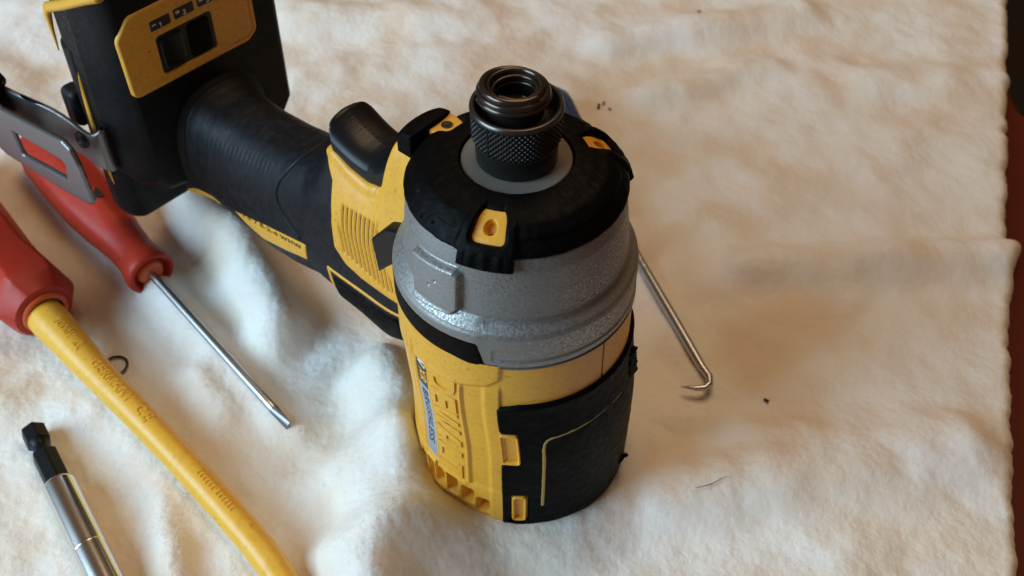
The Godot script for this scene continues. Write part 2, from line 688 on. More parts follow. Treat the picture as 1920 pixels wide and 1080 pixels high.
func build_body(t: Node3D) -> void:
	# yellow rear housing
	var fr := rpoly(PackedVector2Array([Vector2(-60, 68), Vector2(-20, 67.4), Vector2(mu(10.5), 71.0), Vector2(mu(26), 74), Vector2(mu(31.5), 77), Vector2(mu(32.5), 90), Vector2(-60, 90)]), 2.5)
	var vents := [[-33.0, 13.0, 2.3, 5.0], [-25.5, 15.0, 1.7, 6.0], [-17.5, 17.0, 1.7, 5.2], [-9.0, 18.8, 1.9, 5.0], [0.5, 19.4, 1.9, 4.6], [10.0, 18.2, 1.9, 3.6], [18.8, 15.6, 1.9, 3.2]]
	var relief := func(al0: float, y: float, _p) -> float:
		var al := fold(al0)
		if al < -62.0:
			return 0.0
		var u := mu(al)
		var h := 0.0
		if y > 63.0 and al < 40.0:
			h += 0.75 * bump(rsd(fr, u, y), 1.5)
		if al > 76.0:
			var side: float = al0 - 85.0
			if y > 66.0:
				h -= 0.5 * (1.0 - ss(0.15, 0.42, absf(mu(side))))
			return h
		if y < 78.0 and al < 31.0:
			h -= 0.55 * bump(sdbox(u, y, mu(-15.6), 49.5, 3.3, 26.3, 0.8), 0.5)
			h += 0.45 * (1.0 - ss(0.35, 0.7, absf(u - mu(-8.6)))) * ss(20.0, 23.0, y) * (1.0 - ss(72.0, 74.0, y))
			h -= 0.5 * (1.0 - ss(0.3, 0.6, absf(u - mu(-25.5)))) * ss(12.0, 16.0, y)
			h += 0.30 * bump(sdbox(u, y, mu(1.2), 47.8, 5.2, 24.8, 0.8), 0.5)
			h += 0.75 * (1.0 - ss(0.45, 0.85, absf(u - mu(11.3)))) * ss(25.0, 26.5, y) * (1.0 - ss(70.0, 71.5, y))
			h += 0.6 * ss(mu(22.0), mu(24.4), u) * (1.0 - ss(71.0, 75.0, y))
			if y < 30.0:
				h += 0.45 * (1.0 - ss(24.5, 26.5, y)) 
				for q in vents:
					h -= 4.2 * bump(sdbox(u, y, mu(q[0]), q[1], q[2], q[3], 0.7), 0.7)
		return h
	var rh := put("rear_housing", panel(rear_at, out_of, -90.0, 270.0, 0.7, 0.0, 83.0, 0.42, none, 0.0, 1.0, 0.0, relief), M.yellow, t)
	put("end_cap", lathe(PackedVector2Array([Vector2(0.01, 0.1), Vector2(27.5, 0.1), Vector2(27.5, 0.4)]), 64), M.rubber, rh).position.x = 0.0022
	put("seam", panel(rear_at, out_of, 84.55, 85.45, 0.3, 66.0, 82.4, 2.0, none, -0.22), M.seam, rh)
	# raised lettering on the side, read along the axis from nose to tail
	var word := "DEWALT"
	var yy := 71.0
	for i in word.length():
		var wd: float = [7.6, 6.6, 9.2, 8.2, 6.4, 7.2][i]
		var y0 := yy
		var at := func(x: float, y: float, z: float) -> Vector3:
			var al := -5.6 + y / 0.593 - (71.0 - y0 + x) * 0.03
			return rear_at(al, y0 - x) + out_of(al, 0) * (0.3 + z)
		put("letter", letters(word[i], wd - 0.6, 8.8, 0.55, at, 800), M.yellow, rh)
		yy -= wd
	# name strip: dark upper part, grey lower part
	var strip_at := func(al: float, y: float) -> Vector3: return rear_at(al, y)
	var all := func(_u, _v, _p): return 1.0
	put("label_plate", panel(strip_at, out_of, -20.6, -10.6, 1.0, 57.8, 75.0, 1.0, all, -0.42), M.stickb, rh)
	put("label_plate", panel(strip_at, out_of, -20.6, -10.6, 1.0, 25.2, 57.8, 1.0, all, -0.42), M.stick, rh)
	var stamp := func(txt: String, y0: float, w: float, h: float, al0: float, m: Material):
		var at := func(x: float, y: float, z: float) -> Vector3:
			var al := al0 + y / 0.593
			return rear_at(al, y0 - x) + out_of(al, 0) * (-0.40 + z)
		put("label_print", letters(txt, w, h, 0.06, at, 800), m, rh)
	stamp.call("18V", 74.0, 8.0, 3.6, -18.5, M.white)
	stamp.call("XR", 65.2, 5.6, 3.4, -17.6, M.yellow)
	stamp.call("BRUSHLESS", 56.0, 24.0, 2.9, -17.8, M.navy)

	# black collar between the metal and the yellow
	var cp := rpoly(PackedVector2Array([Vector2(-75, 82.6), Vector2(mu(3), 83.4), Vector2(mu(17), 82.0), Vector2(mu(23.3), 82.3), Vector2(mu(23.6), 86), Vector2(mu(22), 91.6), Vector2(mu(0), 91.6), Vector2(-75, 91)]), 1.6)
	var csd := func(al: float, y: float, _p) -> float: return rsd(cp, mu(fold(al)), y)
	var cat := func(al: float, y: float) -> Vector3: return polar(al, 33.9, y)
	put("rubber_collar", panel(cat, out_of, -65.0, 26.0, 0.6, 81.0, 91.5, 0.35, csd, 1.15, 1.0, 0.2), M.rubber, t)
	put("rubber_collar", panel(cat, out_of, 148.0, 239.0, 1.2, 81.0, 91.5, 0.5, csd, 1.15, 1.0, 0.2), M.rubber, t)

	# black panel over the top of the tool, with its cut-outs
	var pp := rpoly(PackedVector2Array([Vector2(mu(28.8), 1.2), Vector2(mu(28.8), 40.4), Vector2(mu(38.4), 40.4), Vector2(mu(38.4), 54.2), Vector2(mu(29.4), 54.2), Vector2(mu(29.4), 65.0), Vector2(mu(40), 66.4), Vector2(60, 66.2), Vector2(60, 1.2)]), 1.3)
	var win := func(u: float, y: float) -> float: return sdbox(u, y, mu(38.0), 17.5, mu(4.2), 7.2, 1.0)
	var psd := func(al: float, y: float, _p) -> float:
		var u := mu(fold(al))
		return minf(rsd(pp, u, y), -win.call(u, y))
	var pw := func(al: float, y: float, p: Vector3) -> float: # worn edge
		return nz2.get_noise_2d(mu(al) * 2.0, y * 2.0) * 0.12
	var rp := put("rubber_panel", panel(rear_at, out_of, 26.0, 148.0, 0.6, 1.0, 67.0, 0.38, psd, 1.35, 0.9, 0.4, pw), M.rubber, t)
	var line := func(al: float, y: float, _p) -> float:
		var u := mu(fold(al))
		var lo := 0.52 - segd(u, y, mu(49.7), 19.5, mu(49.9), 47.4)
		var cr := 0.45 - minf(segd(u, y, mu(49.9), 47.4, mu(50.6), 50.0), minf(segd(u, y, mu(50.6), 50.0, mu(52.2), 51.5), segd(u, y, mu(52.2), 51.5, mu(54.6), 52.0)))
		var hi := 0.34 - 0.20 * ss(mu(58.0), mu(88.0), u) - segd(u, y, mu(54.6), 52.0, mu(96.0), 54.0)
		return maxf(lo, maxf(cr, hi))
	put("trim_line", panel(rear_at, out_of, 46.0, 98.0, 0.25, 18.0, 55.5, 0.2, line, 1.48, 0.3, -1.3), M.line, rp)
	# raised rims of the yellow windows
	for c in [[33.8, 47.3, 2.6, 6.2], [38.0, 17.5, 1.9, 6.2]]:
		var rim := func(al: float, y: float, _p) -> float:
			var d := sdbox(mu(fold(al)), y, mu(c[0]), c[1], c[2], c[3], 0.8)
			return minf(0.55 - absf(d - 0.1), 9.0 if c[1] < 30.0 else mu(fold(al)) - mu(29.6))
		put("window_rim", panel(rear_at, out_of, c[0] - 7.0, c[0] + 7.0, 0.35, c[1] - 8.0, c[1] + 8.0, 0.25, rim, 1.3, 0.5, 0.1), M.yellow, rp)
	# torn flaps of rubber at the far right
	for q in [[112.0, 57.0, 2.4, 4.6, 0.30], [106.0, 14.5, 2.0, 0.8, 0.4]]:
		var torn := func(al: float, y: float, _p) -> float:
			return sdbox(mu(al), y, mu(q[0]), q[1], q[2], q[3], 0.6) + nz2.get_noise_2d(al * 4.0, y * 5.0) * 1.3 + nz3.get_noise_2d(al * 3.0, y * 3.0) * 0.5
		var peel := func(al: float, y: float, _p) -> float:
			var k := maxf(0.0, mu(al - q[0]) + q[2])
			return q[4] * k + nz2.get_noise_2d(al * 3.0, y * 3.0) * 0.5
		put("torn_flap", panel(rear_at, out_of, q[0] - 9.0, q[0] + 9.0, 0.35, q[1] - 10.0, q[1] + 10.0, 0.25, torn, 1.5, 0.5, 0.0, peel), M.rubber, rp)

	# cast metal gear case
	var gat := func(al: float, v: float) -> Vector3:
		var y := lerpf(metal_low(al), 119.6, v)
		var r := table(METAL, y)
		if fold(al) < 27.0:
			var k := 1.0 - ss(19.0, 27.0, fold(al))
			r = lerpf(r, maxf(table(METAL, y), 34.9 - ss(93.0, 97.5, y) * 2.2 - ss(97.5, 119.0, y) * 3.6), k * (1.0 - ss(96.0, 99.0, y)))
		return polar(al, r, y)
	var boss := rpoly(PackedVector2Array([Vector2(mu(-19), 110.8), Vector2(mu(8.5), 112.2), Vector2(mu(11.5), 111), Vector2(mu(11.8), 100.2), Vector2(mu(8), 97.6), Vector2(mu(-15), 96.6)]), 0.9)
	var pit := FastNoiseLite.new()
	pit.seed = 3
	pit.frequency = 0.35
	var bossd := func(al: float, v: float, p: Vector3) -> float:
		var u := mu(fold(al))
		var h := nz2.get_noise_2d(u * 1.5, p.y * 1.5) * 0.03 + pit.get_noise_2d(u * 2.2, p.y * 2.2) * 0.05
		var b := rsd(boss, u, p.y)
		if b > -1.2:
			h += (2.2 + (112.0 - p.y) * 0.02) * bump(b, 1.2)
		for q in [[-1.0, 106.5], [-4.5, 104.3]]:
			h -= 0.5 * (1.0 - ss(0.25, 0.5, Vector2(u - mu(q[0]), p.y - q[1]).length()))
		if p.y < 91.0 and fold(al) > 28.0: # shallow stepped band of the flange
			h -= 0.35 * ss(84.6, 85.4, p.y) * (1.0 - ss(88.6, 89.6, p.y))
		return h * ss(0.0, 0.012, v)
	var gc := put("gear_case", panel(gat, out_of, -70.0, 250.0, 0.6, 0.0, 1.0, 0.0095, none, 0.0, 1.0, 0.0, bossd), M.alu, t)
	var lip := func(al: float, v: float) -> Vector3: return polar(al, lerpf(34.6, 33.4, v), metal_low(al) + 0.02 * v)
	put("case_lip", panel(lip, func(_u, _v): return Vector3.DOWN, -70.0, 250.0, 0.6, 0.0, 1.0, 0.5, none), M.alu, gc)

func build_nose(t: Node3D) -> void:
	var prof := [Vector2(30.7, 114.6), Vector2(30.1, 117.0), Vector2(29.5, 118.8), Vector2(28.3, 120.6), Vector2(26.6, 122.4), Vector2(24.4, 124.2), Vector2(22.6, 125.3), Vector2(20.0, 126.2), Vector2(16.8, 126.7), Vector2(14.8, 126.9)]
	var acc := [[0.0, 30.7]]
	var accy := [[0.0, 114.6]]
	var s := 0.0
	for i in range(1, prof.size()):
		s += (prof[i] - prof[i - 1]).length()
		acc.append([s, prof[i].x])
		accy.append([s, prof[i].y])
	var at := func(al: float, v: float) -> Vector3: return polar(al, stable(acc, v), stable(accy, v))
	var nr := func(al: float, v: float) -> Vector3:
		var dr := table(acc, v + 0.8) - table(acc, v - 0.8)
		var dy := table(accy, v + 0.8) - table(accy, v - 0.8)
		return (out_of(al, 0) * dy + Vector3.UP * -dr).normalized()
	var tabs := [24.0, 156.0]
	# how far from a tab, in mm round the crown
	var near := func(al: float) -> float: return minf(absf(al - 23.5), absf(al - 150.5))
	var sdf := func(al: float, v: float, p: Vector3) -> float:
		var low := 4.0 + nz2.get_noise_2d(al * 0.8, 3.0) * 0.15
		var a: float = near.call(al)
		# a lobe hangs down below each tab
		var f := v - low
		if a < 20.0:
			f = maxf(f, minf(v - 0.5, (14.2 - a) * 0.5))
		f = minf(f, s - v + 0.6)
		# window of the tab
		var r := Vector2(p.x, p.z).length()
		if a < 16.0:
			f = minf(f, -sdbox(a * 0.46, p.y, 0.0, 123.6, 4.2, 2.45, 1.2))
		if absf(al + 93.0) < 22.0:
			f = minf(f, -sdbox((al + 93.0) * 0.42, r, 0.0, 24.6, 3.8, 3.3, 1.4))
		return f
	var lift := func(al: float, v: float, p: Vector3) -> float:
		var a: float = near.call(al)
		var h := 0.9 * bump((15.5 - a) * 0.45, 2.0) * (1.0 - ss(11.5, 15.5, v))
		if a < 10.0 and v < 5.5: # upright ribs below the tab
			h += 0.16 * cos(a * 0.9) * ss(0.8, 1.6, v) * (1.0 - ss(4.4, 5.4, v))
		h += 0.5 * ss(8.6, 9.4, v) * ss(13.0, 22.0, a) * (1.0 - ss(12.5, 15.5, v))
		h += nz2.get_noise_2d(al * 0.9, v * 2.0) * 0.14
		# nicks
		for q in [[-18.0, 6.4, 0.8], [-30.0, 9.5, 0.7], [62.0, 4.9, 0.6], [-9.0, 7.2, 0.5]]:
			h -= 0.6 * (1.0 - ss(0.0, q[2], Vector2((al - q[0]) * 0.45, v - q[1]).length()))
		return h
	var nb := put("nose_bumper", panel(at, nr, -180.0, 180.0, 0.5, -0.2, s + 0.6, 0.28, sdf, 0.95, 0.9, 0.9, lift), M.rubber, t)
	# yellow screw bosses seen through the windows
	for k in [23.5, 150.5]:
		var yat := func(al: float, v: float) -> Vector3: return at.call(al, v) 
		var hole := func(al: float, v: float, p: Vector3) -> float:
			var d := Vector2((al - k) * 0.43, (p.y - 124.0) * 1.35).length()
			return -2.4 * (1.0 - ss(1.3, 1.75, d)) + 0.25 * (1.0 - ss(-0.4, 0.4, p.y - 122.3))
		put("screw_boss", panel(yat, nr, k - 13.0, k + 13.0, 0.4, 4.2, 16.5, 0.2, none, -0.35, 1.0, 0.0, hole), M.yellow, nb)
		var hp: Vector3 = at.call(k, 8.7)
		var hn: Vector3 = nr.call(k, 8.7)
		var sc := put("screw", lathe(PackedVector2Array([Vector2(0.01, 0.0), Vector2(0.75, 0.0), Vector2(0.75, 0.25), Vector2(1.35, 0.3), Vector2(1.45, -0.6)]), 20), M.ringsteel, nb)
		sc.transform = Transform3D(Basis(Quaternion(Vector3.UP, hn)), (hp - hn * 2.0) * MM)
	# the third tab sits on a lug that reaches over the trigger housing
	var lugp := rpoly(PackedVector2Array([Vector2(27.6, 115.6), Vector2(35.8, 115.6), Vector2(35.8, 122.4), Vector2(34.6, 124.0), Vector2(33, 125.2), Vector2(30.5, 125.9), Vector2(27.6, 126.0)]), 1.2)
	var lsd := func(d: float, y: float) -> float: return rsd(lugp, d, y)
	var lat := func(d: float, y: float, h: float) -> Vector3: return Vector3(-d, y - 0.006 * h * h * ss(118.0, 124.0, y), h + 2.9)
	put("bumper_lug", slab(lat, 27.0, 38.0, 116.0, 127.0, 0.35, lsd, 16.0, 1.8), M.rubber, nb)
	var boss3 := put("screw_boss", rbox(Vector3(9, 4, 9.5), 0.8), M.yellow, nb)
	boss3.position = Vector3(-25, 122.3, 0.0) * MM
	var hole3 := put("screw", lathe(PackedVector2Array([Vector2(0.01, 0.2), Vector2(1.0, 0.2), Vector2(1.0, 0.35), Vector2(1.6, 0.35), Vector2(1.6, 0.0)]), 20), M.dark, nb)
	hole3.position = Vector3(-25.5, 124.15, 0.0) * MM

	put("felt_washer", lathe(PackedVector2Array([Vector2(6, 126.6), Vector2(6, 127.15), Vector2(14.2, 127.2), Vector2(14.65, 127.0), Vector2(14.7, 126.4)]), 96), M.washer, t)
	# knurled sleeve
	var sat := func(al: float, v: float) -> Vector3: return polar(al, table([[0.0, 10.2], [0.6, 10.7], [6.0, 10.8], [7.0, 11.1], [8.0, 11.55], [15.0, 11.7], [16.6, 11.9], [17.0, 11.75], [17.5, 11.3]], v), 127.3 + v)
	var kn := func(al: float, v: float, _p) -> float:
		var w := ss(6.6, 7.4, v) * (1.0 - ss(15.6, 15.9, v))
		if w <= 0.0:
			return 0.0
		var a := deg_to_rad(al) * 11.6
		var p := fposmod((a + v * 0.9) / 1.45, 1.0)
		var q := fposmod((a - v * 0.9) / 1.45, 1.0)
		var g := minf(minf(p, 1.0 - p), minf(q, 1.0 - q))
		return w * 0.42 * (ss(0.04, 0.26, g) - 0.6)
	var sl := put("chuck_sleeve", panel(sat, out_of, 0.0, 360.0, 0.8, 0.0, 17.5, 0.16, none, 0.0, 1.0, 0.0, kn), M.oxide, t)
	put("sleeve_bore", lathe(PackedVector2Array([Vector2(11.3, 144.8), Vector2(10.9, 144.9), Vector2(10.5, 144.6), Vector2(10.3, 140.0), Vector2(8.0, 139.6), Vector2(6.0, 139.6)]), 96), M.oxide, sl)
	put("sleeve_rim", lathe(PackedVector2Array([Vector2(11.9, 143.6), Vector2(12.05, 143.9), Vector2(12.02, 144.2), Vector2(11.75, 144.7), Vector2(11.5, 144.85), Vector2(11.2, 144.8)]), 96), M.worn, sl)
	# coiled retaining ring, a little off centre, and the anvil tip within
	var pts := PackedVector3Array()
	var rad := PackedFloat32Array()
	for i in 150:
		var k := i / 149.0
		var a := -0.6 + k * TAU * 2.35
		var rr := 8.75 - 0.5 * k - 0.45 * ss(0.55, 0.75, k)
		pts.append(Vector3(sin(a) * rr - 0.75, 146.6 + 3.4 * k + 0.5 * sin(a + 1.9), cos(a) * rr + 0.3))
		rad.append(0.95)
	put("retaining_ring", tube(pts, rad, 12), M.ringsteel, t)
	var an := put("anvil", lathe(PackedVector2Array([Vector2(7.6, 127), Vector2(7.6, 149.0), Vector2(7.3, 150.0), Vector2(6.7, 150.3), Vector2(6.3, 150.1), Vector2(6.1, 149.4), Vector2(6.0, 143.2), Vector2(4.8, 142.4), Vector2(3.9, 142.0)]), 80), M.ringsteel, t)
	an.position = Vector3(-0.5, 0, 0.2) * MM
	var cp := PackedVector3Array()
	var cr := PackedFloat32Array()
	for i in 84:
		var a := i * 0.17
		cp.append(Vector3(sin(a) * 5.7, 149.6 - i * 0.052, cos(a) * 5.7))
		cr.append(0.5)
	put("spring", tube(cp, cr, 10), M.ringsteel, an)
	var hexr := func(a: float, r: float, _y: float) -> float: return r / cos(fposmod(a, PI / 3) - PI / 6) if r < 3.8 else r
	put("hex_socket", lathe(PackedVector2Array([Vector2(4.0, 142.1), Vector2(3.3, 141.9), Vector2(3.3, 132.0), Vector2(0.01, 131.9)]), 48, hexr), M.dark, an)

# ------------------------------------------------------------------ the driver: handle
var H_LO := [[18.0, 34.0], [30.0, 33.0], [37.0, 32.5], [45.0, 34.5], [55.0, 36.5], [62.0, 37.0], [68.0, 36.5], [80.0, 34.0], [92.0, 31.2], [105.0, 29.8], [118.0, 31.0], [130.0, 33.5], [142.0, 36.0]]
var H_HI := [[18.0, 118.0], [30.0, 121.5], [36.0, 119.5], [39.5, 115.5], [42.0, 107.0], [44.0, 97.6], [50.0, 95.8], [58.0, 97.2], [64.0, 100.0], [67.5, 100.6], [69.5, 98.4], [71.5, 93.6], [75.0, 89.4], [80.0, 86.0], [92.0, 82.6], [105.0, 80.5], [118.0, 79.6], [130.0, 80.0], [136.0, 81.5], [142.0, 86.5]]
var H_HZ := [[18.0, 15.0], [30.0, 16.6], [64.0, 16.6], [80.0, 16.3], [105.0, 16.3], [125.0, 16.0], [134.0, 16.6], [139.0, 18.6], [142.0, 22.0]]
var H_N := [[30.0, 2.8], [36.0, 3.0], [43.0, 5.5], [64.0, 5.5], [70.0, 3.6], [78.0, 2.6], [142.0, 2.5]]

func grip_at(d: float, ph: float) -> Vector3:
	var lo := stable(H_LO, d)
	var hi := stable(H_HI, d)
	var n := stable(H_N, d)
	var c := cos(ph)
	var s := sin(ph)
	var k := pow(pow(absf(c), n) + pow(absf(s), n), -1.0 / n)
	var y := (lo + hi) * 0.5 + (hi - lo) * 0.5 * c * k
	var taper := 1.0 - 0.30 * ss(76.0, 100.0, y) * (1.0 - ss(68.0, 84.0, d)) # the shell narrows towards the trigger
	return Vector3(-d, y, stable(H_HZ, d) * s * k * taper)

func grip_n(d: float, ph: float) -> Vector3:
	var a := grip_at(d + 0.5, ph) - grip_at(d - 0.5, ph)
	var b := grip_at(d, ph + 0.04) - grip_at(d, ph - 0.04)
	var n := a.cross(b).normalized()
	var p := grip_at(d, ph)
	var c := (stable(H_LO, d) + stable(H_HI, d)) * 0.5
	return n if n.dot(Vector3(0, p.y - c, p.z)) > 0.0 else -n

func build_handle(t: Node3D) -> void:
	var hs := put("handle", panel(grip_at, grip_n, 18.0, 142.0, 0.8, 0.0, TAU, 0.05, none), M.handle, t)
	# yellow trigger housing
	var yp := rpoly(PackedVector2Array([Vector2(12, 135), Vector2(12, 58.6), Vector2(36, 59.6), Vector2(50, 60.2), Vector2(57.5, 62.0), Vector2(62.2, 67.0), Vector2(61.8, 80), Vector2(63.4, 91), Vector2(70.4, 99.5), Vector2(73, 135)]), 2.0)
	var ysd := func(d: float, _ph: float, p: Vector3) -> float: return rsd(yp, d, p.y)
	var grill := func(d: float, _ph: float, p: Vector3) -> float:
		var h := 0.0
		var y := p.y
		if d > 33.0 and d < 60.0 and p.z * p.z > 150.0:
			var inside := sdp(PackedVector2Array([Vector2(58, 86), Vector2(59, 67.5), Vector2(38, 62.5), Vector2(34, 64), Vector2(42, 87)]), d, y)
			if inside > -1.0:
				var q := d - (y - 75.0) * 0.10
				h -= 0.6 * ss(-0.3, 0.4, inside) * pow(0.5 - 0.5 * cos(q * TAU / 1.9), 2.0)
		# rolled lip under the trigger
		h += 1.0 * (1.0 - ss(0.0, 2.6, absf(y - stable(H_HI, d) + 1.8))) * ss(43.0, 47.0, d) * ss(40.0, 90.0, p.z * p.z)
		return h
	var th := put("trigger_housing", panel(grip_at, grip_n, 20.0, 74.0, 0.28, 0.0, TAU, 0.011, ysd, 0.45, 0.7, 0.25, grill), M.yellow, t)
	# grip overmould with its fine ribs
	var gp := rpoly(PackedVector2Array([Vector2(80, 100), Vector2(83.5, 87), Vector2(87.5, 80), Vector2(90.3, 75), Vector2(91.2, 71), Vector2(90.2, 67.5), Vector2(87.5, 64.2), Vector2(84.0, 61.2), Vector2(78.6, 57.4), Vector2(100, 52.2), Vector2(118, 47.3), Vector2(133, 46.6), Vector2(138.2, 55), Vector2(138.6, 100)]), 1.4)
	var gsd := func(d: float, _ph: float, p: Vector3) -> float: return rsd(gp, d, p.y)
	var ribs := func(d: float, ph: float, p: Vector3) -> float:
		var e := rsd(gp, d, p.y)
		var a := ss(4.0, 7.0, e) * ss(0.3, 0.8, absf(sin(ph)))
		return a * 0.06 * cos(d * TAU / 2.1) * ss(-0.5, 0.2, sin(p.y * 0.9 + d * 0.15)) + nz2.get_noise_2d(d * 1.5, p.y * 1.5) * 0.05
	put("grip_cover", panel(grip_at, grip_n, 76.0, 140.0, 0.42, 0.0, TAU, 0.022, gsd, 0.6, 0.8, 0.3, ribs), M.handle, hs)
	# yellow inlays on the lower side
	for q in [PackedVector2Array([Vector2(120, 47.6), Vector2(78.4, 56.6), Vector2(80.0, 48.2), Vector2(93, 44.6), Vector2(105, 41.6), Vector2(113.5, 43.6)]), PackedVector2Array([Vector2(155, 41.5), Vector2(140, 46.4), Vector2(128, 43.0), Vector2(133, 42.2), Vector2(140, 40.6)])]:
		var ip := rpoly(q, 0.4)
		var isd := func(d: float, _ph: float, p: Vector3) -> float: return rsd(ip, d, p.y) if p.z > 0.0 else -1.0
		put("inlay", panel(grip_at, grip_n, 76.0, 142.0, 0.4, 1.2, 2.9, 0.018, isd, 0.25, 0.4, 0.05), M.yellow, hs)
	var l_at := func(x: float, y: float, z: float) -> Vector3:
		var d := 114.0 - x
		var yy := 49.0 + x * 0.155 + y - 1.2
		var lo := stable(H_LO, d)
		var hi := stable(H_HI, d)
		var c := clampf((yy - (lo + hi) * 0.5) / ((hi - lo) * 0.5), -1, 1)
		var n := table(H_N, d)
		return Vector3(-d, yy, stable(H_HZ, d) * pow(1.0 - pow(absf(c), n), 1.0 / n) + 0.3 + z)
	put("inlay_print", letters("1 5 7 8-2-4 WHW", 33.0, 1.9, 0.06, l_at, 700), M.print, hs)
	# thin yellow outline round the lower panel
	var ol := func(d: float, _ph: float, p: Vector3) -> float:
		if p.z < 0.0:
			return -1.0
		return 0.75 - minf(segd(d, p.y, 67.2, 45.0, 67.6, 53.4), minf(segd(d, p.y, 67.6, 53.4, 50.0, 53.3), segd(d, p.y, 50.0, 53.3, 24.0, 52.4)))
	put("trim_line", panel(grip_at, grip_n, 24.0, 69.0, 0.3, 1.2, 2.8, 0.012, ol, 0.3, 0.4, 0.05), M.yellow, hs)
	var lp := rpoly(PackedVector2Array([Vector2(65.4, 40), Vector2(65.8, 51.0), Vector2(50, 51.2), Vector2(36, 50.4), Vector2(36, 36), Vector2(50, 36)]), 1.0)
	put("lower_panel", panel(grip_at, grip_n, 34.0, 67.0, 0.5, 1.2, 3.0, 0.015, func(d, _ph, p): return rsd(lp, d, p.y) if p.z > 0.0 else -1.0, 0.5, 0.7, 0.2), M.rubber, hs)
	# trigger: a dished finger rest
	var tgp := PackedVector2Array([Vector2(36, 90), Vector2(66.8, 90.0), Vector2(69.6, 101.0)])
	for i in 19:
		var d := lerpf(70.2, 36.0, i / 18.0)
		tgp.append(Vector2(d, 102.8 + (d - 52.0) * (d - 52.0) * (0.022 if d > 52.0 else 0.075)))
	var tg := rpoly(tgp, 1.5)
	var tat := func(d: float, y: float, h: float) -> Vector3:
		return Vector3(-d, y - 0.012 * h * h * ss(95.0, 106.0, y), h)
	put("trigger", slab(tat, 35.0, 71.0, 89.0, 124.0, 0.45, func(d, y): return rsd(tg, d, y), 19.4, 4.6), M.trigger, t)
	# forward and reverse button, right through the housing
	var bp := rpoly(PackedVector2Array([Vector2(43.6, 83.0), Vector2(36.4, 91.6), Vector2(28.0, 95.0), Vector2(28.0, 82.5), Vector2(31.5, 79.0), Vector2(41.6, 68.0)]), 1.2)
	var bat := func(d: float, y: float, h: float) -> Vector3: return Vector3(-d, y, h)
	put("direction_button", slab(bat, 26.0, 45.0, 66.0, 97.0, 0.4, func(d, y): return rsd(bp, d, y), 34.6, 1.2), M.trigger, t)

